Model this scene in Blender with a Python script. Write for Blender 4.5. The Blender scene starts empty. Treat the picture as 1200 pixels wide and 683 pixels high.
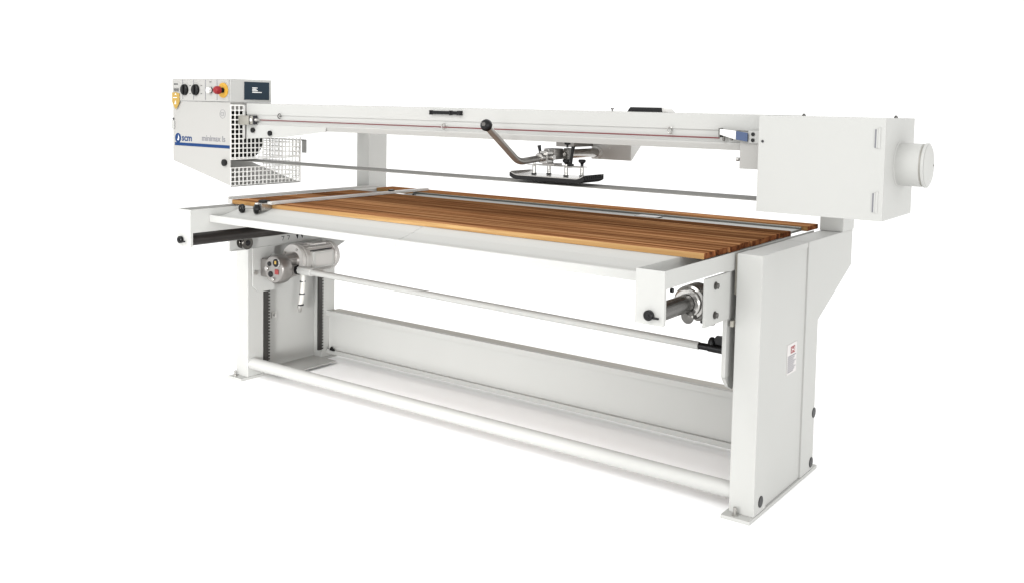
import bpy, bmesh, math, random
from mathutils import Vector, Matrix
random.seed(7)
S = bpy.context.scene
COL = S.collection
# ------------------------------------------------------------------ camera
cd = bpy.data.cameras.new('camera'); cam = bpy.data.objects.new('camera', cd); COL.objects.link(cam)
S.camera = cam
cd.sensor_width = 36.0; cd.lens = 36.0*1137.17/1200
cd.shift_x = (600-594.27)/1200; cd.shift_y = (200.36-341.5)/1200
cd.clip_start = .05; cd.clip_end = 200
yaw, pit, rol = 0.632621492, -0.0681844014, 0.0188506216
ca, sa = math.cos(yaw), math.sin(yaw)
f = Vector((-sa*math.cos(pit), ca*math.cos(pit), math.sin(pit)))
r = Vector((ca, sa, 0)); u = r.cross(f)
r2 = math.cos(rol)*r + math.sin(rol)*u; u2 = -math.sin(rol)*r + math.cos(rol)*u
m = Matrix((r2, u2, -f)).transposed().to_4x4(); m.translation = (3.72252367, -2.92117634, 1.31767231)
cam.matrix_world = m
# ------------------------------------------------------------------ world and lamps
w = bpy.data.worlds.new('World'); S.world = w; w.use_nodes = True
bg = w.node_tree.nodes['Background']; bg.inputs[0].default_value = (1, 1, .995, 1); bg.inputs[1].default_value = 1.36
def area(name, loc, target, size, power):
    l = bpy.data.lights.new(name, 'AREA'); l.size = size; l.energy = power; l.shape = 'SQUARE'
    o = bpy.data.objects.new(name, l); COL.objects.link(o); o.location = loc
    o.rotation_euler = (Vector(target)-Vector(loc)).to_track_quat('-Z', 'Y').to_euler()
    return o
area('rear_added_fill', (1.0, 5.2, 4.2), (1.2, .1, 0), 3.8, 60)  # added fill, shines under the table to brighten the floor
area('front_softbox', (1.2, -9.0, 7.2), (1.3, .2, .1), 5.0, 690)
area('side_added_fill', (13.5, -5.2, 1.3), (.2, .3, .3), 4.0, 650)  # added fill for the inner side of the left pedestal
gl = area('low_added_fill', (4.3, -6.4, .7), (.0, .4, -.15), 1.2, 17); gl.data.spread = math.radians(31)  # added narrow fill, lifts the shaded left pedestal interior
gl = area('low_added_fill', (.6, -6.4, 1.0), (1.75, .3, -.35), 1.2, 7.5); gl.data.spread = math.radians(30)  # second added fill, lifts rear beam and floor on the right
S.view_settings.view_transform = 'Standard'; S.view_settings.look = 'None'
S.view_settings.exposure = 0; S.view_settings.gamma = 1
S.render.engine = 'CYCLES'
# ------------------------------------------------------------------ materials
def mat(name, col, rough=.5, metal=0, noise=0, scale=8, bump=0, bscale=300, coat=0, spec=.5):
    mt = bpy.data.materials.new(name); mt.use_nodes = True
    nt = mt.node_tree; b = nt.nodes['Principled BSDF']
    b.inputs['Base Color'].default_value = (*col, 1); b.inputs['Roughness'].default_value = rough
    b.inputs['Metallic'].default_value = metal; b.inputs['Coat Weight'].default_value = coat
    b.inputs['Specular IOR Level'].default_value = spec
    tc = nt.nodes.new('ShaderNodeTexCoord')
    if noise:
        n = nt.nodes.new('ShaderNodeTexNoise'); n.inputs['Scale'].default_value = scale; n.inputs['Detail'].default_value = 5
        nt.links.new(tc.outputs['Object'], n.inputs['Vector'])
        mx = nt.nodes.new('ShaderNodeMix'); mx.data_type = 'RGBA'
        mx.inputs[6].default_value = (*[c*(1-noise) for c in col], 1)
        mx.inputs[7].default_value = (*[min(1, c*(1+noise)) for c in col], 1)
        nt.links.new(n.outputs['Fac'], mx.inputs[0]); nt.links.new(mx.outputs[2], b.inputs['Base Color'])
    if bump:
        n2 = nt.nodes.new('ShaderNodeTexNoise'); n2.inputs['Scale'].default_value = bscale
        nt.links.new(tc.outputs['Object'], n2.inputs['Vector'])
        bp = nt.nodes.new('ShaderNodeBump'); bp.inputs['Strength'].default_value = bump; bp.inputs['Distance'].default_value = .001
        nt.links.new(n2.outputs['Fac'], bp.inputs['Height']); nt.links.new(bp.outputs[0], b.inputs['Normal'])
    return mt
PAINT = mat('white_enamel', (.380, .3805, .366), .55, 0, .03, 3, .15, 220, .0, .18)
PANEL = mat('panel_grey_enamel', (.335, .330, .315), .55, 0, .02, 3, .1, 260, spec=.18)
WIRE = mat('wire_white', (.70, .695, .67), .4)
BEIGE = mat('plate_light_grey', (.40, .392, .375), .4, .0, .03, 10)
BLACK = mat('black_plastic', (.004, .004, .0045), .35, spec=.22)
RUBB = mat('black_rubber', (.009, .009, .0095), .6, 0, .2, 60, .3, 200, spec=.2)
DARK = mat('dark_toned_steel', (.035, .032, .030), .3, .6, .25, 20, spec=.3)  # on the left guide rod this tone stands in for dark reflections
RACK = mat('rack_steel', (.028, .026, .024), .5, .3, .3, 40)
CHROME = mat('chrome', (.38, .37, .355), .2, .85, .1, 30)
STEEL = mat('brushed_steel', (.36, .352, .335), .3, .85, .1, 30)
DSTEEL = mat('dark_steel', (.11, .106, .10), .25, .8, .3, 14)
ALU = mat('cast_aluminium', (.25, .238, .226), .33, .75, .14, 25, .4, 120)
ALUL = mat('painted_aluminium', (.43, .418, .40), .45, .2, .06, 25)
TAUPE = mat('taupe_metal', (.27, .255, .22), .5, .3, .1, 20)  # taupe-grey, darker than the enamel; rear beam flanges and small parts
STRIP = mat('galvanised_steel', (.15, .15, .138), .42, .6, .12, 12)
BELT = mat('sanding_belt', (.25, .245, .23), .8, 0, .1, 120)
RED = mat('red_plastic', (.20, .010, .013), .35, spec=.25)
ROPE = mat('red_rope', (.13, .03, .032), .6)
YEL = mat('yellow_plastic', (.46, .26, .035), .45, spec=.2)
GOLD = mat('yellow_label', (.34, .22, .05), .5, spec=.2)
BLUE = mat('logo_blue', (.008, .034, .115), .5, spec=.1)
GREYT = mat('grey_print', (.16, .16, .175), .5, spec=.2)
DKT = mat('dark_print', (.03, .03, .033), .5, spec=.2)
WHT = mat('white_print', (.66, .66, .645), .45)
SCR = mat('screen_glass', (.005, .016, .027), .3, spec=.25)
PINK = mat('pink_print', (.55, .10, .13), .5)
STEELBLUE = mat('blue_steel', (.045, .07, .14), .4, .3, .2, 40)
FLOORM = mat('floor_white', (.955, .955, .955), .85, spec=.1)

def wood_mat(name, c1, c2, c3, dark=1.0, seed=0):
    mt = bpy.data.materials.new(name); mt.use_nodes = True
    nt = mt.node_tree; b = nt.nodes['Principled BSDF']; L = nt.links.new
    tc = nt.nodes.new('ShaderNodeTexCoord'); oi = nt.nodes.new('ShaderNodeObjectInfo')
    va = nt.nodes.new('ShaderNodeVectorMath'); va.operation = 'ADD'
    sc = nt.nodes.new('ShaderNodeVectorMath'); sc.operation = 'SCALE'
    cb = nt.nodes.new('ShaderNodeCombineXYZ')
    for i in range(3): L(oi.outputs['Random'], cb.inputs[i])
    L(cb.outputs[0], sc.inputs[0]); sc.inputs['Scale'].default_value = 37.0
    L(tc.outputs['Object'], va.inputs[0]); L(sc.outputs[0], va.inputs[1])
    mp = nt.nodes.new('ShaderNodeMapping'); mp.inputs['Scale'].default_value = (.8, 30, 30)
    L(va.outputs[0], mp.inputs['Vector'])
    n = nt.nodes.new('ShaderNodeTexNoise'); n.inputs['Scale'].default_value = 1.0; n.inputs['Detail'].default_value = 7
    n.inputs['Roughness'].default_value = .62; n.inputs['Distortion'].default_value = .6
    L(mp.outputs[0], n.inputs['Vector'])
    cr = nt.nodes.new('ShaderNodeValToRGB'); e = cr.color_ramp.elements
    e[0].position = .36; e[0].color = (*c1, 1); e[1].position = .66; e[1].color = (*c3, 1)
    k = e.new(.50); k.color = (*c2, 1)
    L(n.outputs['Fac'], cr.inputs[0])
    mp2 = nt.nodes.new('ShaderNodeMapping'); mp2.inputs['Scale'].default_value = (4, 260, 260)
    L(va.outputs[0], mp2.inputs['Vector'])
    n2 = nt.nodes.new('ShaderNodeTexNoise'); n2.inputs['Scale'].default_value = 1; n2.inputs['Detail'].default_value = 3
    L(mp2.outputs[0], n2.inputs['Vector'])
    mr = nt.nodes.new('ShaderNodeMapRange'); mr.inputs[3].default_value = .78; mr.inputs[4].default_value = 1.18
    L(n2.outputs['Fac'], mr.inputs[0])
    mr3 = nt.nodes.new('ShaderNodeMapRange'); mr3.inputs[3].default_value = .78; mr3.inputs[4].default_value = 1.24
    L(oi.outputs['Random'], mr3.inputs[0])
    mm = nt.nodes.new('ShaderNodeMath'); mm.operation = 'MULTIPLY'; L(mr.outputs[0], mm.inputs[0]); L(mr3.outputs[0], mm.inputs[1])
    ml = nt.nodes.new('ShaderNodeVectorMath'); ml.operation = 'SCALE'
    L(cr.outputs[0], ml.inputs[0]); L(mm.outputs[0], ml.inputs['Scale'])
    L(ml.outputs[0], b.inputs['Base Color'])
    b.inputs['Roughness'].default_value = .6; b.inputs['Specular IOR Level'].default_value = .0
    bp = nt.nodes.new('ShaderNodeBump'); bp.inputs['Strength'].default_value = .25; bp.inputs['Distance'].default_value = .0006
    L(n2.outputs['Fac'], bp.inputs['Height']); L(bp.outputs[0], b.inputs['Normal'])
    return mt
WOOD = wood_mat('slat_wood', (.080, .031, .013), (.205, .090, .038), (.40, .215, .100))
WEDGE = wood_mat('slat_edge_wood', (.17, .088, .032), (.245, .14, .056), (.33, .21, .095))
WEND = wood_mat('slat_end_grain', (.045, .016, .008), (.11, .038, .016), (.19, .075, .03))

# ------------------------------------------------------------------ mesh helpers
class MB:
    def __init__(s): s.bm = bmesh.new()
    def _bev(s, faces, b, seg=2):
        if b <= 0: return
        es = set()
        for fc in faces: es.update(fc.edges)
        bmesh.ops.bevel(s.bm, geom=list(es), offset=b, segments=seg, affect='EDGES', profile=.6, clamp_overlap=True)
    def box(s, x0, x1, y0, y1, z0, z1, b=.0015, mi=0):
        g = bmesh.ops.create_cube(s.bm, size=1); vs = g['verts']
        for v in vs: v.co = Vector(((x0+x1)/2+v.co.x*(x1-x0), (y0+y1)/2+v.co.y*(y1-y0), (z0+z1)/2+v.co.z*(z1-z0)))
        fs = {fc for v in vs for fc in v.link_faces}
        for fc in fs: fc.material_index = mi
        s._bev(fs, b); return s
    def prism(s, pts, ax, a0, a1, b=.0015, mi=0):
        # pts: 2D outline in the other two axes (ax 0: y,z ; 1: x,z ; 2: x,y)
        def P(p, a):
            if ax == 0: return (a, p[0], p[1])
            if ax == 1: return (p[0], a, p[1])
            return (p[0], p[1], a)
        va = [s.bm.verts.new(P(p, a0)) for p in pts]; vb = [s.bm.verts.new(P(p, a1)) for p in pts]
        n = len(pts); fs = [s.bm.faces.new(va), s.bm.faces.new(vb[::-1])]
        for i in range(n): fs.append(s.bm.faces.new((va[i], vb[i], vb[(i+1) % n], va[(i+1) % n])))
        bmesh.ops.recalc_face_normals(s.bm, faces=fs)
        for fc in fs: fc.material_index = mi
        s._bev(fs, b); return s
    def lathe(s, p0, d, prof, n=28, mi=0, closed=True):
        # prof: list of (distance along axis, radius)
        d = Vector(d).normalized(); p0 = Vector(p0)
        a = d.orthogonal().normalized(); c = d.cross(a)
        rings = []
        for t, rr in prof:
            rings.append([s.bm.verts.new(p0+d*t+(a*math.cos(2*math.pi*i/n)+c*math.sin(2*math.pi*i/n))*max(rr, 1e-5)) for i in range(n)])
        fs = []
        for k in range(len(rings)-1):
            for i in range(n): fs.append(s.bm.faces.new((rings[k][i], rings[k][(i+1) % n], rings[k+1][(i+1) % n], rings[k+1][i])))
        if closed: fs.append(s.bm.faces.new(rings[0][::-1])); fs.append(s.bm.faces.new(rings[-1]))
        for fc in fs: fc.material_index = mi
        bmesh.ops.recalc_face_normals(s.bm, faces=fs)
        return s
    def cyl(s, p0, p1, rr, n=28, b=.001, mi=0):
        p0 = Vector(p0); p1 = Vector(p1); L = (p1-p0).length; b = min(b, rr*.4, L*.4)
        return s.lathe(p0, p1-p0, [(0, rr-b), (b, rr), (L-b, rr), (L, rr-b)], n, mi)
    def tube(s, pts, rr, n=16, sub=6, mi=0, bend=.35):
        P = [Vector(p) for p in pts]; path = [P[0]]
        for i in range(1, len(P)-1):   # rounded bends
            a = P[i]-P[i-1]; c = P[i+1]-P[i]; q = min(a.length, c.length)*bend
            s0 = P[i]-a.normalized()*q; s1 = P[i]+c.normalized()*q
            for k in range(sub+1):
                t = k/sub; path.append(s0*(1-t)**2+P[i]*2*t*(1-t)+s1*t*t)
        path.append(P[-1]); rings = []; up = None
        for i, p in enumerate(path):
            d = (path[min(i+1, len(path)-1)]-path[max(i-1, 0)]).normalized()
            a = d.orthogonal().normalized() if up is None else (up-d*up.dot(d)).normalized()
            up = a; c = d.cross(a)
            rings.append([s.bm.verts.new(p+(a*math.cos(2*math.pi*j/n)+c*math.sin(2*math.pi*j/n))*rr) for j in range(n)])
        fs = []
        for k in range(len(rings)-1):
            for j in range(n): fs.append(s.bm.faces.new((rings[k][j], rings[k][(j+1) % n], rings[k+1][(j+1) % n], rings[k+1][j])))
        fs.append(s.bm.faces.new(rings[0][::-1])); fs.append(s.bm.faces.new(rings[-1]))
        for fc in fs: fc.material_index = mi
        bmesh.ops.recalc_face_normals(s.bm, faces=fs); return s
    def sphere(s, c, rr, n=24, sx=1, sy=1, sz=1):
        g = bmesh.ops.create_uvsphere(s.bm, u_segments=n, v_segments=n//2, radius=rr)
        for v in g['verts']: v.co = Vector((c[0]+v.co.x*sx, c[1]+v.co.y*sy, c[2]+v.co.z*sz))
        return s
    def text(s, body, size, origin, right, up, extr=.0006, bold=0):
        cu = bpy.data.curves.new('t', 'FONT'); cu.body = body; cu.size = size; cu.extrude = extr; cu.offset = bold
        cu.resolution_u = 3
        o = bpy.data.objects.new('t', cu); COL.objects.link(o)
        dg = bpy.context.evaluated_depsgraph_get(); me = bpy.data.meshes.new_from_object(o.evaluated_get(dg))
        xs = Vector(right).length; R_ = Vector(right).normalized(); U_ = Vector(up).normalized(); N_ = R_.cross(U_)
        M = Matrix((R_*xs, U_, N_)).transposed().to_4x4(); M.translation = Vector(origin)
        me.transform(M); s.bm.from_mesh(me); bpy.data.meshes.remove(me)
        bpy.data.objects.remove(o); bpy.data.curves.remove(cu); return s

def wloc(o):
    v = Vector((0, 0, 0))
    while o is not None: v += o.location; o = o.parent
    return v
OFF = Vector((0, 0, 0))
def obj(name, mb, mats, parent=None, **props):
    bm = mb.bm
    for e in bm.edges:
        if len(e.link_faces) == 2:
            e.smooth = e.link_faces[0].normal.angle(e.link_faces[1].normal, 0) < math.radians(38)
    for fc in bm.faces: fc.smooth = True
    lo = Vector([min(v.co[i] for v in bm.verts) for i in range(3)]); hi = Vector([max(v.co[i] for v in bm.verts) for i in range(3)])
    c = (lo+hi)/2
    for v in bm.verts: v.co -= c
    c = c+OFF
    me = bpy.data.meshes.new(name); bm.to_mesh(me); bm.free()
    for mt in (mats if isinstance(mats, (list, tuple)) else [mats]): me.materials.append(mt)
    o = bpy.data.objects.new(name, me); COL.objects.link(o)
    if parent is not None: o.parent = parent; o.location = c-wloc(parent)
    else: o.location = c
    wn = o.modifiers.new('weighted_normal', 'WEIGHTED_NORMAL'); wn.keep_sharp = True; wn.weight = 100
    for k, v in props.items(): o[k] = v
    return o

# ------------------------------------------------------------------ floor
fl = MB(); fl.box(-40, 45, -12, 60, -.02, 0, 0)
obj('floor', fl, FLOORM, kind='structure')

# ------------------------------------------------------------------ machine root
root = bpy.data.objects.new('stroke_sander', None); COL.objects.link(root); root.location = (1.3, .3, 0)
root['label'] = 'long white stroke belt sander with brown wooden slat table standing on plain white floor'
root['category'] = 'sanding machine'

# ------------------------------------------------------------------ pedestals
GUS = [(.465, .012), (.555, .012), (.555, .562), (.925, .718), (.925, .857), (.465, .857)]
def bolt_stud(p, x, y, z0, z1, rr=.006):
    b = MB(); b.cyl((x, y, z0), (x, y, z1), rr, 14); b.lathe((x, y, z0), (0, 0, 1), [(0, .010), (.008, .010)], 6)
    obj('anchor_bolt', b, STEEL, p)
# left pedestal : open towards the machine
p = MB()
p.box(0, .086, 0, .092, .012, .857, .004)
p.prism(GUS, 0, .0, .086, .004)
p.box(.004, .030, .085, .48, .013, .855, .001)
p.box(.004, .084, .093, .466, .835, .8555, .001)
pedL = obj('pedestal', p, PAINT, root)
p = MB(); p.box(-.012, .087, -.04, .60, 0, .012, .002); p.box(.005, .20, .12, .46, .0125, .018, .001)
obj('foot_plate', p, PAINT, pedL)
bolt_stud(pedL, .02, -.022, .010, .038); bolt_stud(pedL, .045, .58, .010, .038)
def rack(par, x, y0, y1):
    b = MB(); b.box(x, x+.012, y0, y1-.009, .055, .60, .001)
    n = 36
    for i in range(n):
        z = .057+i*.015
        b.box(x+.001, x+.0112, y1-.0095, y1+.001, z, z+.0080, 0)
    obj('gear_rack', b, RACK, par)
rack(pedL, .078, .0925, .128); 
rack(pedL, .078, .442, .4735)
b = MB(); b.box(.030, .036, .185, .215, .255, .285, .001); b.cyl((.036, .20, .27), (.048, .20, .27), .008); obj('limit_switch', b, BEIGE, pedL)
# right pedestal : closed outside with a recessed web
p = MB()
p.box(2.5, 2.586, 0, .103, .012, .857, .004)
p.prism([(.425, .012), (.555, .012), (.555, .562), (.925, .718), (.925, .857), (.425, .857)], 0, 2.5, 2.586, .004)
p.box(2.552, 2.580, .10, .43, .013, .8552, .001)
p.box(2.502, 2.5835, .1035, .4245, .838, .856, .0015)
pedR = obj('pedestal', p, PAINT, root)
p = MB(); p.box(2.489, 2.5875, -.038, .60, 0, .012, .002); obj('foot_plate', p, PAINT, pedR)
bolt_stud(pedR, 2.53, -.018, .010, .040); bolt_stud(pedR, 2.56, .585, .010, .040)
for (y, z) in ((.054, .049), (.535, .040), (.545, .222)):
    b = MB(); b.lathe((2.585, y, z), (1, 0, 0), [(0, .019), (.0025, .019), (.0035, .016)], 24); obj('hole_plug', b, BLACK, pedR)
# warning label
b = MB(); b.box(2.5802, 2.5812, .262, .352, .418, .522, 0)
lb = obj('warning_label', b, mat('label_grey', (.48, .46, .45), .5), pedR)
b = MB(); b.box(2.5813, 2.5817, .295, .335, .488, .512, 0); obj('red_symbol', b, RED, lb)
b = MB(); b.box(2.5818, 2.5821, .302, .328, .4985, .5015, 0); b.box(2.5818, 2.5821, .302, .306, .492, .508, 0); b.box(2.5818, 2.5821, .324, .328, .492, .508, 0); obj('white_symbol', b, WHT, lb)
b = MB()
for i in range(9):
    z = .480-i*.0067; b.box(2.5813, 2.5816, .268, .346-.012*(i % 3), z-.0018, z+.0018, 0)
obj('print_lines', b, GREYT, lb)

# upper columns and arms that carry the beam
for x0, par in ((.006, pedL), (2.501, pedR)):
    b = MB(); b.box(x0, x0+.090, .785, .922, .8575, 1.295, .004); obj('column', b, PAINT, root)
    b = MB(); b.box(x0+.012, x0+.078, .47, .786, 1.19, 1.28, .003); obj('beam_arm', b, PAINT, root)

# ------------------------------------------------------------------ lower rails
b = MB(); b.cyl((.084, .03, .073), (2.502, .03, .073), .0275, 40); obj('front_tube', b, PAINT, root)
b = MB(); b.box(.086, 2.5, .515, .52, .034, .250, .001)
b.box(.086, 2.5, .498, .5185, .226, .2515, .002); b.box(.086, 2.5, .498, .5185, .03, .052, .002)
rb = obj('rear_beam', b, PAINT, root)
b = MB(); b.box(.087, 2.499, .5190, .585, .2405, .2480, .001); b.box(.087, 2.499, .519, .585, .03, .037, .001); obj('beam_flange', b, TAUPE, rb)
b = MB(); b.prism([(.118, .052), (.150, .052), (.128, .072)], 1, .488, .499, .001); obj('end_plug', b, BLACK, rb)

# ------------------------------------------------------------------ table
tb = MB()
# trough sheet with front lip
prof = [(-.386, .801), (-.386, .8285), (-.3815, .8305), (-.373, .8265), (-.350, .8215), (-.315, .8245), (-.255, .840), (-.204, .8575),
        (-.186, .8575), (-.252, .834), (-.312, .8190), (-.350, .8165), (-.377, .821), (-.3815, .801)]
tb.prism(prof, 0, .3145, 2.3955, .0006)
# ladders under the slats
for yy in (.05, .33, .60): tb.box(.3145, 2.3955, yy-.02, yy+.02, .80, .8572, .001)
tframe = obj('table_frame', tb, PAINT, root)
b = MB(); b.tube([(1.345, -.352, .8217), (1.345, -.315, .8247), (1.345, -.255, .8402), (1.345, -.207, .8572)], .0014, 8, 2); obj('weld_seam', b, PAINT, tframe)
b = MB(); b.box(1.372, 1.3765, -.3872, -.3862, .802, .8285, .0003); obj('weld_seam', b, PAINT, tframe)
def bracket(x0, x1, bl, br, side):
    b = MB(); t = .004
    b.box(x0, x1, -.4784, -.4744, .701, .858, .0012)
    # side plates run back under the slats
    def sp(xa, xb, bot, leg):
        b.prism([(-.4745, bot if not leg else .703), (-.4745, .858), (.76, .858), (.76, .80), (-.02, .80), (-.10, bot)] if not leg else
                [(-.4745, .703), (-.4745, .858), (.76, .858), (.76, .80), (-.02, .80), (-.10, bot), (-.466, bot), (-.466, .703)], 0, xa, xb, .0008)
    sp(x0, x0+t, bl, True); sp(x1-t, x1, br, True)
    br_ = obj('end_bracket', b, PAINT, tframe)
    # lever screw
    kx, kz = (x0+x1)/2+(-.012 if side < 0 else .003), .730
    k = MB(); k.lathe((kx, -.4785, kz), (0, -1, 0), [(0, .010), (.004, .0150), (.014, .0150), (.017, .012), (.0175, .006), (.020, .006), (.0205, .001)], 26)
    k.box(kx+.008, kx+.033, -.491, -.485, kz-.009, kz-.002, .003); obj('locking_lever', k, BLACK, tframe)
    return br_
bracket(.2226, .3139, .79, .760, -1)
bracket(2.3956, 2.4889, .806, .806, 1)
# guide rods in depth: chrome, dark reflections put into the base colour
for x, zz, y0, mt in ((.262, .7265, -.474, DARK), (2.425, .7180, -.405, DSTEEL)):
    b = MB(); b.cyl((x, y0, zz), (x, .70, zz), .0275, 36, .002); obj('guide_rod', b, mt, tframe)
# the slats
def slat(y0, y1, x0=.2308, x1=2.4817, z0=.8582, z1=.8765, gold=False):
    b = MB(); b.box(x0, x1, y0, y1, z0, z1, .0012)
    b.bm.normal_update()
    for fc in b.bm.faces:
        fc.material_index = (1 if gold else 0) if abs(fc.normal.y) > .75 else (2 if abs(fc.normal.x) > .75 else 0)
    return obj('slat', b, [WOOD, WEDGE, WEND], tframe)
pitch = .0927
for i in range(8):
    y = -.2037+i*pitch; dx = random.uniform(-.006, .004)
    slat(y, y+pitch-.0085, x1=2.4817+dx, gold=(i == 0))
slat(.705, .8254, gold=True)
# galvanised strip between the slats and its slot
b = MB(); b.box(.50, 2.462, .548, .695, .8585, .8675, .001); b.box(.50, 2.462, .548, .560, .868, .874, .0008); b.box(.50, 2.462, .684, .695, .868, .874, .0008)
st = obj('steel_strip', b, STRIP, tframe)
b = MB(); b.box(1.80, 1.90, .59, .65, .8677, .872, .001); obj('sliding_stop', b, DSTEEL, st)
# left side rail and crossing fence bar
b = MB(); b.box(.150, .226, -.165, .80, .852, .872, .0015); b.box(.150, .158, -.165, .80, .8722, .882, .001); obj('side_rail', b, BEIGE, tframe)
b = MB(); b.box(.500, .526, -.232, .775, .8775, .8895, .0015); fb = obj('fence_bar', b, ALUL, tframe)
b = MB(); b.box(.506, .520, .50, .53, .8897, .897, .001); obj('stop_pin', b, BLACK, fb)
b = MB(); b.prism([(.60, .867), (.625, .867), (.612, .882)], 1, .56, .575, .001); obj('strip_stop', b, BLACK, st)
# fence clamp with two knobs
b = MB(); b.box(.455, .500, -.262, -.2075, .852, .884, .002); obj('clamp_block', b, CHROME, fb)
b = MB(); b.box(.45, .492, -.240, -.2072, .8845, .893, .002); obj('clamp_cap', b, RUBB, fb)
b = MB(); b.cyl((.37, -.275, .855), (.50, -.245, .862), .004, 12); obj('clamp_screw', b, STEEL, fb)
b = MB(); b.lathe((.385, -.262, .8545), (-.15, -1, -.02), [(0, .012), (.004, .019), (.014, .019), (.018, .015), (.0185, .006), (.014, .005)], 26); obj('clamp_knob', b, BLACK, fb)
b = MB(); b.lathe((.468, -.255, .861), (-.6, -1, 0), [(0, .010), (.002, .022), (.010, .022), (.012, .018)], 26); k = obj('clamp_washer', b, WHT, fb)
b = MB(); b.lathe((.482, -.262, .859), (-.6, -1, 0), [(0, .010), (.004, .020), (.018, .020), (.022, .012)], 26); obj('clamp_knob', b, BLACK, fb)

# ------------------------------------------------------------------ lift carriages
# left : plate behind the rod, rollers, scale
b = MB(); b.box(.092, .104, -.118, .60, .622, .700, .002); b.box(.104, .112, -.118, .60, .622, .626, .0006)
lc = obj('lift_carriage', b, PAINT, root)
b = MB(); b.prism([(.02, .44), (.06, .41), (.15, .41), (.15, .62), (.02, .62)], 0, .0885, .0955, .002); obj('gear_plate', b, PAINT, lc)
b = MB(); b.cyl((.105, -.053, .660), (.128, -.053, .660), .029, 30, .002); b.cyl((.128, -.053, .660), (.136, -.053, .660), .014, 20); b.cyl((.136, -.053, .660), (.152, -.053, .660), .031, 30, .003); ro = obj('roller', b, mat('roller_steel', (.07, .066, .06), .2, 1, .4, 40), lc)
b = MB(); b.cyl((.152, -.053, .660), (.155, -.053, .660), .013, 20); b.cyl((.155, -.053, .660), (.158, -.053, .660), .006, 12); obj('roller_hub', b, BLACK, ro)
for i, y in enumerate((.19, .225, .285, .315)):
    s_ = -1 if i > 1 else 1
    b = MB(); b.prism([(y, .642), (y+.003, .642), (y+.003+.010*s_, .662), (y-.006*s_, .664), (y-.006*s_, .661), (y+.008*s_, .659)], 0, .1042, .1047, 0)
    obj('scale_mark', b, DKT, lc)
b = MB(); b.cyl((.0955, .035, .505), (.104, .035, .505), .011, 6); obj('hex_bolt', b, STEEL, lc)
# right : bearing housing, bolted plate, roller
b = MB(); b.box(2.478, 2.4865, -.200, -.018, .648, .799, .0015); b.box(2.462, 2.4775, -.012, .085, .45, .845, .004)
b.prism([(-.012, .45), (.085, .45), (.085, .42), (.05, .40), (.02, .415)], 0, 2.464, 2.476, .001)
rc = obj('lift_carriage', b, PAINT, root)
for z in (.769, .678):
    b = MB(); b.lathe((2.4865, -.130, z), (1, 0, 0), [(0, .0125), (.002, .0125)], 24); b.lathe((2.4885, -.130, z), (1, 0, 0), [(0, .010), (.008, .010), (.009, .008)], 6); obj('hex_bolt', b, DSTEEL, rc)
b = MB(); b.lathe((2.425, -.205, .7180), (0, 1, 0), [(0, .029), (0, .040), (.004, .044), (.016, .045), (.020, .0515), (.036, .0515), (.036, .029)], 40, closed=False); bh = obj('bearing_housing', b, CHROME, rc)
b = MB(); b.lathe((2.425, -.166, .7180), (0, 1, 0), [(0, .029), (0, .050), (.004, .0525), (.05, .0525), (.05, .03)], 40, closed=False); obj('bearing_flange', b, ALU, bh)
b = MB(); b.box(2.430, 2.477, -.112, -.10, .640, .720, .002); obj('carriage_block', b, BLACK, rc)
b = MB(); b.prism([(-.19, .648), (-.11, .668), (-.11, .640)], 0, 2.470, 2.4775, .0005); obj('carriage_foot', b, STEEL, rc)
b = MB(); b.lathe((2.432, -.225, .680), (.25, 1, 0), [(0, .010), (.002, .017), (.010, .023), (.014, .023), (.035, .012), (.055, .012), (.058, .020), (.08, .022), (.088, .026)], 26); obj('roller', b, DSTEEL, rc)
b = MB(); b.cyl((2.4755, -.415, .795), (2.4845, -.415, .795), .007, 12); obj('stop_pin', b, BLACK, rc)
b = MB(); b.box(2.4872, 2.498, -.01, .012, .62, .64, .002); obj('stop_block', b, TAUPE, rc)
b = MB(); b.box(2.488, 2.4995, .015, .05, .72, .852, .001); obj('guide_strip', b, TAUPE, rc)

# ------------------------------------------------------------------ motor, gearbox and cross shaft
g = MB()
g.lathe((.222, .035, .5335), (0, 1, 0), [(0, .045), (.002, .060), (.010, .067), (.030, .069), (.055, .067), (.065, .058), (.068, .045)], 40)
g.lathe((.214, .075, .562), (0, 1, 0), [(-.01, .040), (.015, .040), (.03, .031), (.075, .029), (.085, .034), (.095, .040)], 30)
for i in range(6):
    a = i*math.pi/3+.4
    g.box(.212+.036*math.cos(a)-.0025, .212+.036*math.cos(a)+.0025, .10, .166, .561+.036*math.sin(a)-.0025, .561+.036*math.sin(a)+.0025, .001)
g.cyl((.17, .15, .522), (.215, .15, .522), .044, 30, .004); g.cyl((.205, .17, .5195), (.228, .17, .5195), .034, 30, .003)
g.cyl((.228, .17, .5195), (.235, .17, .5195), .027, 30, .003)
g.box(.10, .20, .06, .16, .485, .57, .008)
gb = obj('gearbox', g, ALU, root)
b = MB(); b.lathe((.247, .0345, .568), (0, -1, 0), [(0, .0215), (.004, .0215), (.005, .0200), (.0035, .019)], 28); obj('sight_glass_rim', b, BEIGE, gb)
b = MB(); b.lathe((.247, .033, .568), (0, -1, 0), [(0, .019), (.0055, .019)], 28); sg = obj('sight_glass', b, BLACK, gb)
b = MB(); b.box(.240, .252, .0265, .0274, .562, .577, .001); obj('oil_mark', b, GOLD, sg)
b = MB(); b.box(.236, .260, .031, .036, .514, .538, .002); obj('filler_plug', b, mat('dull_red', (.20, .02, .02), .6, 0, .2, 80), gb)
for (x, z, rr) in ((.205, .511, .014), (.196, .558, .011)):
    b = MB(); b.cyl((x, .037, z), (x, .030, z), rr, 20); obj('cover_recess', b, BLACK, gb)
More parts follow.
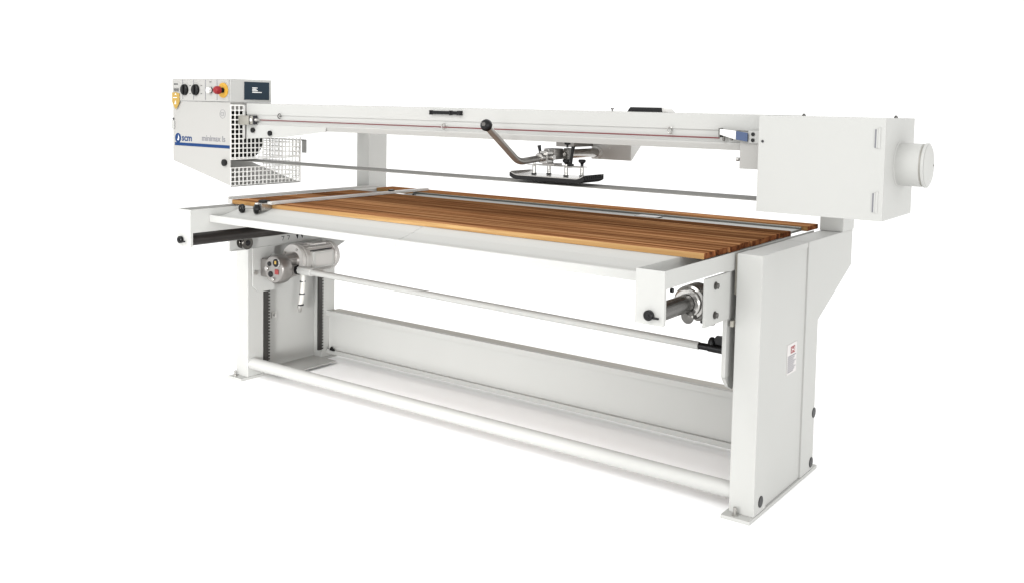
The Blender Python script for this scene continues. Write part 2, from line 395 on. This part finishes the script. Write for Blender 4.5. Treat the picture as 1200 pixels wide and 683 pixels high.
for (x, z, rr) in ((.180, .535, .011), (.226, .490, .008)):
    b = MB(); b.cyl((x, .038, z), (x, .027, z), rr, 16); obj('cover_boss', b, CHROME, gb)
mo = MB()
mo.lathe((.205, .168, .561), (0, 1, 0), [(0, .040), (0, .074), (.008, .076), (.016, .076), (.018, .070), (.022, .070), (.024, .075), (.034, .075), (.036, .066), (.215, .066), (.218, .070), (.235, .070), (.25, .060), (.258, .035)], 44)
motor = obj('motor', mo, ALUL, root)
for i in range(4):
    a = math.pi/4+i*math.pi/2+.25
    b = MB(); cx, cz = .205+.060*math.cos(a), .561+.060*math.sin(a); b.cyl((cx, .1675, cz), (cx, .161, cz), .006, 6); obj('flange_bolt', b, STEEL, motor)
b = MB()
for i in range(20):
    a = i*2*math.pi/20
    if -.55 < math.atan2(math.sin(a-.15), math.cos(a-.15)) < .55: continue
    M = Matrix.Rotation(-a, 4, 'Y')
    g = bmesh.ops.create_cube(b.bm, size=1)
    for v in g['verts']:
        v.co = Vector((.068+v.co.x*.008, .294+v.co.y*.165, v.co.z*.0022)); q = M @ Vector((v.co.x, 0, v.co.z)); v.co = Vector((.205+q.x, v.co.y, .561+q.z))
obj('cooling_fins', b, ALUL, motor)
b = MB(); b.box(.258, .280, .232, .365, .519, .601, .008); tbx = obj('terminal_box', b, PAINT, motor)
b = MB(); b.box(.2802, .2808, .247, .350, .531, .589, .0); obj('rating_plate', b, BEIGE, tbx)
b = MB(); b.box(.190, .250, .255, .34, .625, .635, .003); obj('junction_cover', b, ALUL, motor)
b = MB(); b.box(.2570, .2585, .228, .369, .515, .605, .004); obj('box_gasket', b, DKT, tbx)
# shaft
A = Vector((.235, .17, .5190)); B = Vector((2.300, .17, .494))
b = MB(); b.cyl(A+Vector((0.02, 0, 0)), B, .0145, 30); obj('cross_shaft', b, PAINT, root)
b = MB(); b.cyl(A, A+Vector((.012, 0, 0)), .024, 30); obj('shaft_seal', b, BLACK, gb)
b = MB(); b.cyl(A+Vector((.0125, 0, 0)), A+Vector((.105, 0, -.001)), .0205, 8, .003); obj('shaft_sleeve', b, PAINT, root)
b = MB(); b.cyl(B, B+Vector((.035, 0, 0)), .0125, 24); b.cyl(B+Vector((.035, 0, 0)), B+Vector((.125, 0, -.002)), .0145, 26)
b.lathe(B+Vector((.045, 0.008, .010)), (0, 0, 1), [(0, .016), (.010, .015), (.022, .010), (.026, .005)], 16)
b.prism([(2.325, .498), (2.43, .494), (2.43, .532), (2.415, .520), (2.405, .516), (2.392, .527), (2.378, .538), (2.362, .538), (2.350, .522)], 1, .172, .186, .002)
obj('shaft_coupling', b, BLACK, root)
b = MB(); b.cyl((2.425, .17, .492), (2.47, .17, .492), .018, 24); obj('shaft_bearing', b, RUBB, root)
# conduit hanging under the gearbox
b = MB(); b.tube([(.13, .30, .47), (.13, .298, .40), (.126, .292, .34), (.122, .288, .31)], .0115, 14)
cg = obj('conduit', b, mat('clear_hose', (.58, .57, .54), .25, 0, .12, 60), root)
for z, y in ((.432, .30), (.372, .296), (.318, .289)):
    b = MB(); b.cyl((.127, y, z-.003), (.127, y, z+.003), .0145, 18); obj('hose_clip', b, DKT, cg)
b = MB(); b.lathe((.122, .288, .314), (0, 0, -1), [(0, .013), (.012, .014), (.014, .010), (.028, .009), (.032, .005)], 8); obj('conduit_gland', b, STEEL, cg)

# ------------------------------------------------------------------ upper beam
X0, X1 = -.050, 2.540
bp = [(.100, 1.299), (.100, 1.2462), (.1045, 1.2456), (.1045, 1.2060), (.100, 1.2054), (.100, 1.1975), (.108, 1.1805),
      (.116, 1.1805), (.118, 1.199), (.118, 1.290), (.47, 1.290), (.47, 1.299)]
b = MB(); b.prism(bp, 0, X0, X1, 0)
beam = obj('upper_beam', b, PAINT, root)
b = MB(); b.box(X0+.01, X1, .33, .468, 1.182, 1.289, .003); obj('beam_core', b, PAINT, beam)
b = MB(); b.prism([(X0+.002, 1.199), (.50, 1.199), (.50, 1.1795), (.22, 1.146), (X0+.002, 1.129)], 1, .0970, .0995, .0008); pl = obj('end_plate', b, PAINT, beam)
for (x, z) in ((.007, 1.172), (.130, 1.161)):
    k = MB(); k.lathe((x, .0963, z), (0, -1, 0), [(0, .010), (.003, .0125), (.010, .0125), (.012, .009)], 24); obj('cap_screw', k, BLACK, beam)
# rope and switches
b = MB(); b.tube([(.045, .096, 1.2215), (1.2, .090, 1.221), (2.385, .092, 1.2195)], .0025, 10); rope = obj('stop_rope', b, ROPE, beam)
b = MB(); b.box(-.078, .000, .070, .0965, 1.197, 1.241, .002); b.box(.0, .030, .078, .0965, 1.200, 1.240, .002); sw = obj('rope_switch', b, mat('switch_grey', (.26, .25, .22), .5, .2, .1, 40), beam)
for (x0, x1) in ((-.002, .003), (.024, .032)):
    b = MB(); b.box(x0, x1, .076, .0975, 1.199, 1.242, .001); obj('switch_frame', b, DKT, sw)
b = MB(); b.box(.006, .019, .0725, .0778, 1.214, 1.229, .002); obj('switch_window', b, WHT, sw)
b = MB(); b.lathe((.032, .09, 1.221), (1, 0, 0), [(0, .010), (.015, .003), (.03, .003)], 14); obj('switch_eye', b, STEEL, sw)
for (x, z) in ((.200, 1.243), (1.195, 1.224), (2.205, 1.240)):
    k = MB(); k.cyl((x, .0995, z), (x, .088, z), .003, 10)
    pts = [(x+.011*math.cos(a), .088, z+.011*math.sin(a)) for a in [math.radians(t) for t in range(50, 311, 26)]]
    k.tube(pts, .0022, 8, 2); obj('rope_guide', k, DSTEEL if x < 1 else STEEL, beam)
# black pull handle on the front of the beam
k = MB(); k.box(1.122, 1.278, .086, .0995, 1.272, 1.286, .003); hd = obj('pull_handle', k, BLACK, beam)
for (x0, x1) in ((1.225, 1.232), (1.266, 1.283), (1.120, 1.127)):
    k = MB(); k.box(x0, x1, .083, .0994, 1.270, 1.288, .001); obj('handle_clip', k, RUBB, hd)
# dark grip on top of the beam
k = MB(); k.prism([(2.010, 1.3), (2.022, 1.3165), (2.145, 1.3165), (2.150, 1.3)], 1, .13, .19, .004); tg = obj('sliding_grip', k, RUBB, beam)
k = MB(); k.prism([(2.1505, 1.3), (2.148, 1.3165), (2.162, 1.312), (2.172, 1.3)], 1, .13, .19, .003); obj('grip_end', k, BEIGE, tg)
k = MB(); k.cyl((1.957, .12, 1.299), (1.957, .12, 1.307), .003, 10); k.cyl((1.957, .12, 1.307), (1.957, .12, 1.312), .006, 10); obj('top_screw', k, DSTEEL, beam)
# right end plate with rope tensioner
k = MB(); k.box(2.458, 2.538, .090, .0985, 1.122, 1.243, .0015); ep = obj('end_plate', k, PANEL, beam)
k = MB(); k.box(2.487, 2.545, .0845, .0898, 1.206, 1.2475, .001); sp2 = obj('switch_plate', k, PAINT, beam)
for z in (1.236, 1.2165):
    k = MB(); k.lathe((2.504, .0844, z), (0, -1, 0), [(0, .006), (.003, .006), (.004, .004)], 16); obj('cap_screw', k, BLACK, beam)
k = MB(); k.cyl((2.457, .092, 1.152), (2.446, .092, 1.152), .006, 12); obj('side_screw', k, STEEL, beam)
k = MB(); k.prism([(2.393, 1.250), (2.449, 1.2455), (2.449, 1.2165), (2.393, 1.2315)], 1, .074, .080, .001); te = obj('rope_tensioner', k, WHT, beam)
k = MB(); k.prism([(2.4492, 1.245), (2.489, 1.240), (2.489, 1.211), (2.4492, 1.217)], 1, .0745, .0795, .001); obj('tensioner_end', k, STEELBLUE, te)
k = MB(); k.box(2.388, 2.393, .074, .0995, 1.222, 1.253, .001); obj('tensioner_hook', k, DSTEEL, te)
for (x, z0, z1) in ((2.402, 1.227, 1.210), (2.43, 1.222, 1.213)):
    k = MB(); k.cyl((x, .088, z0), (x, .088, z1), .0045, 10); obj('rope_clamp', k, DSTEEL, te)

# ------------------------------------------------------------------ head housing on the left
HX0, HX1, HY0, HY1 = -.526, -.074, .024, .462
b = MB()
b.prism([(HX0, 1.3025), (HX1, 1.3025), (HX1, .904), (HX0, 1.005)], 1, HY0, HY0+.003, .0008)
b.box(HX0, HX0+.003, HY0+.0032, HY1, 1.005, 1.3025, .0005)
b.box(HX0+.0032, HX1-.001, HY0+.0032, .27, 1.2985, 1.3023, .0005)
b.prism([(HX0+.004, 1.2985), (-.43, 1.2985), (-.43, .984), (HX0+.004, 1.006)], 1, HY1-.003, HY1, .0005)
b.prism([(HX0+.004, 1.0035), (-.082, .9045), (-.082, .9075), (HX0+.004, 1.0065)], 1, HY0+.0035, .44, .0004)
head = obj('head_housing', b, PANEL, root)
# logo
b = MB()
cx, cz, rr = -.485, 1.119, .0245
b.lathe((cx, HY0-.0002, cz), (0, -1, 0), [(0, rr), (.0007, rr)], 36)
b.text('scm', .047, (-.455, HY0-.0006, 1.1065), (1.12, 0, 0), (0, 0, 1), .0004, .0009)
lg = obj('logo', b, BLUE, head)
b = MB(); b.prism([(cx+.002, cz+.017), (cx+.009, cz+.004), (cx+.009, cz-.008), (cx+.002, cz-.013), (cx-.005, cz-.010), (cx-.001, cz-.004), (cx+.002, cz+.003)], 1, HY0-.0016, HY0-.0009, 0); obj('logo_swoosh', b, WHT, lg)
b = MB(); b.text('minimax ls', .041, (-.294, HY0-.0006, 1.112), (1.04, 0, 0), (0, 0, 1), .0004, .0003)
obj('model_lettering', b, GREYT, head)
b = MB(); b.box(-.512, -.079, HY0-.0008, HY0-.0001, 1.0815, 1.097, 0); obj('blue_stripe', b, BLUE, head)
b = MB()
cx, cz = -.132, 1.246
n = 40
for i in range(n):
    a0, a1 = 2*math.pi*i/n, 2*math.pi*(i+1)/n
    b.prism([(cx+.0215*math.cos(a0), cz+.0215*math.sin(a0)), (cx+.0215*math.cos(a1), cz+.0215*math.sin(a1)), (cx+.0203*math.cos(a1), cz+.0203*math.sin(a1)), (cx+.0203*math.cos(a0), cz+.0203*math.sin(a0))], 1, HY0-.0008, HY0-.0001, 0)
b.text('CE', .024, (cx-.0155, HY0-.0006, cz-.0085), (1, 0, 0), (0, 0, 1), .0003, -.0002)
obj('ce_mark', b, GREYT, head)
# yellow warning tag hanging at the left edge
b = MB(); b.prism([(-.522, 1.345), (-.490, 1.347), (-.462, 1.341), (-.461, 1.298), (-.473, 1.280), (-.491, 1.262), (-.508, 1.277), (-.522, 1.300)], 1, HY0-.0088, HY0-.0072, 0); wt = obj('warning_sticker', b, GOLD, head)
b = MB(); b.box(-.512, -.480, HY0-.0096, HY0-.0089, 1.318, 1.322, 0); b.prism([(-.500, 1.334), (-.492, 1.342), (-.484, 1.334)], 1, HY0-.0096, HY0-.0089, 0); b.prism([(-.502, 1.288), (-.491, 1.308), (-.487, 1.288)], 1, HY0-.0096, HY0-.0089, 0); obj('sticker_symbols', b, WHT, wt)
# small catches at the left side
b = MB(); b.box(-.538, -.5265, .03, .06, 1.207, 1.217, .002); obj('door_catch', b, DKT, head)
b = MB(); b.cyl((-.52, HY0-.0002, 1.214), (-.52, HY0-.006, 1.214), .005, 10); obj('catch_screw', b, DKT, head)
b = MB(); b.box(-.530, -.51, .016, .0235, 1.165, 1.207, .002); obj('catch_plate', b, PAINT, head)
b = MB(); b.prism([(-.529, 1.008), (-.529, 1.024), (-.522, 1.022), (-.500, 1.003), (-.515, 1.001)], 1, .03, .05, .001); obj('lower_hinge', b, DKT, head)
b = MB(); b.lathe((-.112, HY0, 1.0135), (0, -1, 0), [(0, .014), (.004, .0165), (.012, .0165), (.015, .012)], 24); obj('housing_knob', b, BLACK, head)

# control box
b = MB()
b.box(HX0, HX1, HY0, .271, 1.3035, 1.4145, .003)
cb = obj('control_box', b, PAINT, root)
b = MB(); b.box(-.524, -.080, HY0-.0055, HY0-.0003, 1.3065, 1.4115, .001); cp = obj('control_panel', b, PANEL, cb)
b = MB()
for x in (-.438, -.350, -.257, -.167):
    b = MB(); b.box(x-.0022, x+.0022, HY0-.0062, HY0-.0056, 1.312, 1.409, 0); obj('panel_seam', b, GREYT, cb)
for x in (-.419, -.331):
    b = MB(); b.lathe((x, HY0-.0057, 1.360), (0, -1, 0), [(0, .0275), (.005, .0275), (.010, .0265), (.013, .023)], 36); b.box(x-.005, x+.005, HY0-.024, HY0-.015, 1.337, 1.383, .002); kb = obj('selector_knob', b, BLACK, cb)
    for dz in (-.017, .022):
        b = MB(); b.box(x+.036, x+.048, HY0-.0063, HY0-.0057, 1.357+dz, 1.360+dz, 0); obj('knob_mark', b, DKT, kb)
b = MB(); b.lathe((-.214, HY0-.0057, 1.359), (0, -1, 0), [(0, .015), (.004, .0155), (.006, .014)], 28); sbt = obj('button_ring', b, BLACK, cb)
b = MB(); b.lathe((-.214, HY0-.0118, 1.359), (0, -1, 0), [(0, .0135), (.014, .0135), (.016, .011)], 28); obj('start_button', b, WHT, sbt)
b = MB(); b.lathe((-.118, HY0-.0065, 1.359), (0, -1, 0), [(0, .036), (.004, .036)], 40); yb = obj('emergency_collar', b, YEL, cb)
b = MB(); b.lathe((-.118, HY0-.0105, 1.359), (0, -1, 0), [(0, .013), (.018, .012)], 24); obj('stop_stem', b, BLACK, yb)
b = MB(); b.lathe((-.118, HY0-.0285, 1.359), (0, -1, 0), [(0, .015), (.003, .0195), (.012, .0200), (.022, .0185), (.028, .0145), (.030, .009)], 32); obj('stop_button', b, RED, yb)
b = MB(); b.text('OFF', .010, (-.226, HY0-.0062, 1.395), (1, 0, 0), (0, 0, 1), .0002, 0); obj('button_lettering', b, DKT, cb)
b = MB()
for i in range(3): b.box(-.509+i*.011, -.501+i*.011, HY0-.0063, HY0-.0057, 1.384, 1.391, 0)
b.box(-.512, -.470, HY0-.0063, HY0-.0057, 1.3655, 1.3675, 0); b.box(-.512, -.470, HY0-.0063, HY0-.0057, 1.351, 1.353, 0)
for i in range(4): b.box(-.510+i*.0105, -.503+i*.0105, HY0-.0063, HY0-.0057, 1.3545, 1.3635, 0)
obj('panel_print', b, DKT, cb)
# display on the end face
b = MB(); b.box(HX1+.0003, HX1+.0035, .104, .255, 1.3165, 1.4025, .001); ds = obj('display_screen', b, SCR, cb)
b = MB()
for (z, y1) in ((1.374, .182), (1.367, .176), (1.360, .184), (1.3525, .208)):
    b.box(HX1+.0036, HX1+.0040, .150, y1, z-.002, z+.002, 0)
obj('screen_text', b, WHT, ds)

# wire guard on the end face
b = MB(); X = HX1; t = .0017
pc = .0238
def hbar(z, y0, y1): b.box(X-t, X+t, y0, y1, z-.0025, z+.0025, 0)
def vbar(y, z0, z1): b.box(X-t*.8, X+t*.8, y-.0027, y+.0027, z0, z1, 0)
zs = [1.288-i*.0228 for i in range(18)]
y = .026
ny = 19
for i, z in enumerate(zs):
    if .990 < z < 1.030: continue
    hbar(z, .024, .105 if z > 1.125 else .460)
for i in range(ny):
    yy = .0265+i*.02405
    if yy < .11: vbar(yy, 1.031, 1.290); vbar(yy, .901, .989)
    else:
        vbar(yy, 1.031, 1.128); vbar(yy, .901, .989)
hbar(1.0305, .024, .46); hbar(.9895, .024, .46); hbar(.9025, .024, .46)
b.box(X-.002, X+.002, .104, .111, 1.128, 1.290, .0005); b.box(X-.002, X+.002, .456, .463, .901, 1.13, .0005)
b.box(X-.002, X+.002, .024, .110, 1.286, 1.292, .0005)
wg = obj('wire_guard', b, WIRE, root)
b = MB(); b.box(X-.30, X-.004, .462, .465, 1.112, 1.118, .0005)
for i in range(12): b.box(X-.295+i*.0255, X-.291+i*.0255, .462, .4645, .902, 1.112, 0)
for i in range(9): b.box(X-.30, X-.004, .4646, .467, .904+i*.0245, .908+i*.0245, 0)
obj('rear_grille', b, WIRE, wg)
b = MB(); b.box(X-.20, X+.020, .470, .476, 1.112, 1.1185, .001); b.box(X+.0, X+.0285, .470, .478, 1.050, 1.1185, .002); obj('guard_bracket', b, mat('bracket_grey', (.24, .24, .23), .5), wg)

# ------------------------------------------------------------------ pulleys and belt
LP, RP, PZ, PR = -.245, 2.75, 1.1385, .1195
for (x, nm) in ((LP, 'left'), (RP, 'right')):
    b = MB(); b.lathe((x, .123, PZ), (0, 1, 0), [(0, .03), (0, .10), (.004, .112), (.008, PR-.001), (.144, PR-.001), (.148, .112), (.15, .03)], 48, closed=False)
    b.cyl((x, .11, PZ), (x, .334, PZ), .028, 24)
    obj('pulley', b, RUBB, root)
bm_ = MB(); bm = bm_.bm; path = []
for i in range(25):
    a = math.pi/2+math.pi*i/24; path.append((LP+PR*math.cos(a), PZ+PR*math.sin(a)))
for i in range(25):
    a = -math.pi/2+math.pi*i/24; path.append((RP+PR*math.cos(a), PZ+PR*math.sin(a)))
rows = []
for (px, pz) in path:
    cxx = LP if px < 1 else RP; dx, dz = (px-cxx)/PR, (pz-PZ)/PR
    rows.append([bm.verts.new((px, .121, pz)), bm.verts.new((px, .271, pz)), bm.verts.new((px+dx*.002, .271, pz+dz*.002)), bm.verts.new((px+dx*.002, .121, pz+dz*.002))])
for i in range(len(rows)):
    a, c = rows[i], rows[(i+1) % len(rows)]
    for j in range(4): bm.faces.new((a[j], a[(j+1) % 4], c[(j+1) % 4], c[j]))
bmesh.ops.recalc_face_normals(bm, faces=bm.faces)
obj('sanding_belt', bm_, BELT, root)
# motor carrier inside the head
b = MB(); b.box(-.40, -.27, .345, .38, 1.09, 1.19, .004); obj('pulley_bearing', b, DARK, root)

# ------------------------------------------------------------------ cover box on the right with dust outlet
VX0, VX1, VY0, VY1, VZ0, VZ1 = 2.552, 2.938, .011, .338, .995, 1.298
b = MB(); t = .003
b.box(VX0, VX1, VY0, VY0+t, VZ0, VZ1, .001)                       # door face
b.box(VX1-t, VX1, VY0+t+.0005, VY1, VZ0, VZ1, .001)
b.box(VX0+.001, VX1-t-.0005, VY0+t+.0005, VY1, VZ1-.003, VZ1, .001)
b.box(VX0+.001, VX1-t-.0005, VY1-.003, VY1-.0002, VZ0+.002, VZ1-.0035, .001)
b.box(VX0+.001, VX1-t-.0005, VY0+t+.0005, VY1-.0035, VZ0, VZ0+.003, .001)
cv = obj('belt_cover', b, PAINT, root)
for (z0, z1) in ((1.210, 1.266), (1.020, 1.078)):
    k = MB(); k.box(2.9125, 2.9165, .0075, .0108, z0, z1, .0008); k.prism([(2.9165, z0), (2.9165, z1), (2.924, z1+.007), (2.924, z0-.003)], 1, .0090, .0108, .0005)
    obj('hinge', k, [PAINT], cv)
    k = MB(); k.box(2.9080, 2.9122, .0088, .0108, z0+.001, z1-.001, 0); obj('hinge_shade', k, GREYT, cv)  # grey strip painting in the shadow line beside the hinge
k = MB(); k.cyl((2.566, .0108, 1.217), (2.566, .0075, 1.217), .0042, 12); obj('cover_screw', k, DKT, cv)
for (x, y) in ((2.628, .20), (2.918, .19)):
    k = MB(); k.cyl((x, y, 1.298), (x, y, 1.303), .006, 12); k.cyl((x, y, 1.303), (x, y, 1.306), .004, 12); obj('cover_screw', k, DSTEEL, cv)
# dust outlet
cyy, czz = .172, 1.158
k = MB(); k.lathe((VX1, cyy, czz), (1, 0, 0), [(0, .068), (.0015, .068), (.003, .0655), (.069, .0655), (.071, .063), (.0735, .063), (.075, .0655), (.0765, .0675), (.083, .0675), (.0845, .065)], 56)
ol = obj('dust_outlet', k, PAINT, root)
k = MB(); k.lathe((VX1+.085, cyy, czz), (1, 0, 0), [(0, .064), (.003, .058), (.007, .040), (.010, .015), (.0105, .002)], 56); obj('outlet_cap', k, PAINT, ol)
k = MB(); k.lathe((VX1+.0712, cyy, czz), (1, 0, 0), [(0, .0638), (.0020, .0638)], 56); obj('outlet_seal', k, TAUPE, ol)
k = MB(); k.cyl((VX1+.0935, cyy+.018, czz), (VX1+.0965, cyy+.018, czz), .003, 10); obj('cap_screw', k, DSTEEL, ol)

# ------------------------------------------------------------------ pressure pad assembly
OFF = Vector((-.058, .087, -.0075))
def ski(y0, y1, x0, x1, zb, zt, lift, n=8, rad=.05, mi=0):
    lo, up = [], []
    for i in range(n+1):
        t = 1-i/n; lo.append((x0+rad*(1-t), zb+lift*t*t)); up.append((x0+rad*(1-t), zt+lift*t*t))
    for i in range(n+1):
        t = i/n; lo.append((x1-rad*(1-t), zb+lift*t*t)); up.append((x1-rad*(1-t), zt+lift*t*t))
    return lo+up[::-1]
k = MB(); k.prism(ski(0, 0, 1.565, 1.905, 1.0370, 1.052, .012, rad=.035), 1, .028, .172, .003); pd = obj('pad_body', k, RUBB, root)
k = MB(); k.prism(ski(0, 0, 1.570, 1.900, 1.0525, 1.0565, .012, rad=.035), 1, .0285, .1715, .0006); obj('pad_plate', k, CHROME, pd)
k = MB()
for i in range(9): k.box(1.9052, 1.9075, .034+i*.0155, .042+i*.0155, 1.054, 1.069, .0006)
obj('pad_ribs', k, RUBB, pd)
k = MB(); k.box(1.62, 1.86, .070, .084, 1.0925, 1.0955, .0008); obj('pad_yoke', k, STEEL, pd)
k = MB(); k.box(1.62, 1.86, .112, .126, 1.0925, 1.0955, .0008); obj('pad_yoke', k, STEEL, pd)
k = MB(); k.box(1.69, 1.745, .070, .126, 1.0957, 1.103, .001); obj('yoke_bridge', k, ALU, pd)
for (x, y, h) in ((1.648, .077, 0), (1.690, .118, 0), (1.795, .077, 0), (1.840, .118, 1)):
    k = MB(); k.cyl((x, y, 1.057), (x, y, 1.092), .0075, 16); k.cyl((x, y, 1.0955), (x, y, 1.106), .005, 14); st_ = obj('pad_post', k, STEEL, pd)
    k = MB(); k.cyl((x, y, 1.0572), (x, y, 1.062), .0105, 16)
    obj('post_foot', k, BLACK, st_)
    if h: k = MB(); k.cyl((x, y, 1.0955), (x, y, 1.112), .006, 14); obj('post_screw', k, BLACK, st_)
    k = MB(); k.lathe((x, y, 1.104), (0, 0, 1), [(0, .006), (.004, .0075), (.008, .0135), (.016, .0145), (.018, .011)], 18); obj('post_knob', k, BLACK, st_)
# handle tube with ball
k = MB(); k.tube([(1.70, -.297, 1.2475), (1.70, -.100, 1.113), (1.70, .10, 1.127)], .0125, 22, 8, bend=.17); hb = obj('hand_lever', k, STEEL, root)
k = MB(); k.sphere((1.70, -.299, 1.2505), .0215, 28); bl = obj('ball_grip', k, BLACK, hb)
k = MB(); k.lathe((1.7035, -.3195, 1.2545), (.45, -1, .1), [(0, .008), (.0015, .008)], 5); obj('ball_emblem', k, DSTEEL, bl)
# clamp block
k = MB(); k.box(1.683, 1.720, .060, .105, 1.103, 1.150, .004); k.cyl((1.70, .03, 1.126), (1.70, .062, 1.126), .017, 24, .002)
k.cyl((1.72, .085, 1.126), (1.735, .085, 1.126), .012, 20); ck = obj('clamp_block', k, CHROME, root)
k = MB(); k.box(1.674, 1.725, .105, .165, 1.116, 1.158, .004); obj('clamp_body', k, ALU, ck)
k = MB(); k.box(1.733, 1.757, .150, .185, 1.108, 1.160, .004); obj('clamp_body', k, DSTEEL, ck)
k = MB(); k.lathe((1.747, .168, 1.1075), (0, 0, -1), [(0, .015), (.012, .014), (.018, .008)], 18); obj('clamp_nut', k, BLACK, ck)
k = MB(); k.cyl((1.742, .1495, 1.136), (1.742, .145, 1.136), .008, 18); obj('clamp_nut', k, CHROME, ck)
k = MB(); k.lathe((1.742, .165, 1.162), (0, 0, 1), [(0, .004), (.010, .004), (.012, .012), (.020, .013), (.022, .009)], 18); obj('top_knob', k, BLACK, ck)
for (x, y, z, dz, lean) in ((1.662, .105, 1.112, .058, -.012), (1.786, .120, 1.098, .072, .012)):
    k = MB(); k.lathe((x, y, z), (lean, 0, dz), [(0, .007), (dz*.3, .0065), (dz*.6, .0055), (dz, .0075)], 16); k.lathe((x, y, z+.004), (0, 0, -1), [(0, .0145), (.010, .0145), (.014, .009)], 16); obj('clamp_lever', k, BLACK, ck)
for (x, z) in ((1.690, 1.152), (1.710, 1.152)):
    k = MB(); k.cyl((x, .085, 1.150), (x, .085, 1.158), .003, 8); obj('set_screw', k, STEEL, ck)
# arm back to the carriage
k = MB(); k.cyl((1.70, .160, 1.133), (1.70, .452, 1.133), .0185, 30); obj('carriage_arm', k, CHROME, root)
k = MB(); k.box(1.60, 1.685, .30, .452, 1.158, 1.179, .002); obj('arm_bracket', k, ALU, root)
k = MB(); k.box(1.675, 1.862, .455, .462, 1.106, 1.181, .001); k.prism([(.462, 1.106), (.462, 1.181), (.56, 1.181)], 0, 1.862-.004, 1.862, .0008)
k.prism([(.462, 1.106), (.462, 1.181), (.56, 1.181)], 0, 1.675, 1.679, .0008); k.box(1.675, 1.862, .25, .56, 1.1814, 1.1890, .0008)
ca_ = obj('pad_carriage', k, mat('zinc_plate', (.58, .58, .56), .45, .1, .05, 20), root)
k = MB(); k.lathe((1.70, .4548, 1.133), (0, -1, 0), [(0, .027), (.006, .027), (.008, .024)], 30); obj('arm_collar', k, WHT, ca_)
k = MB(); k.cyl((1.762, .4548, 1.152), (1.762, .451, 1.152), .004, 12); obj('carriage_screw', k, WHT, ca_)
OFF = Vector((0, 0, 0))
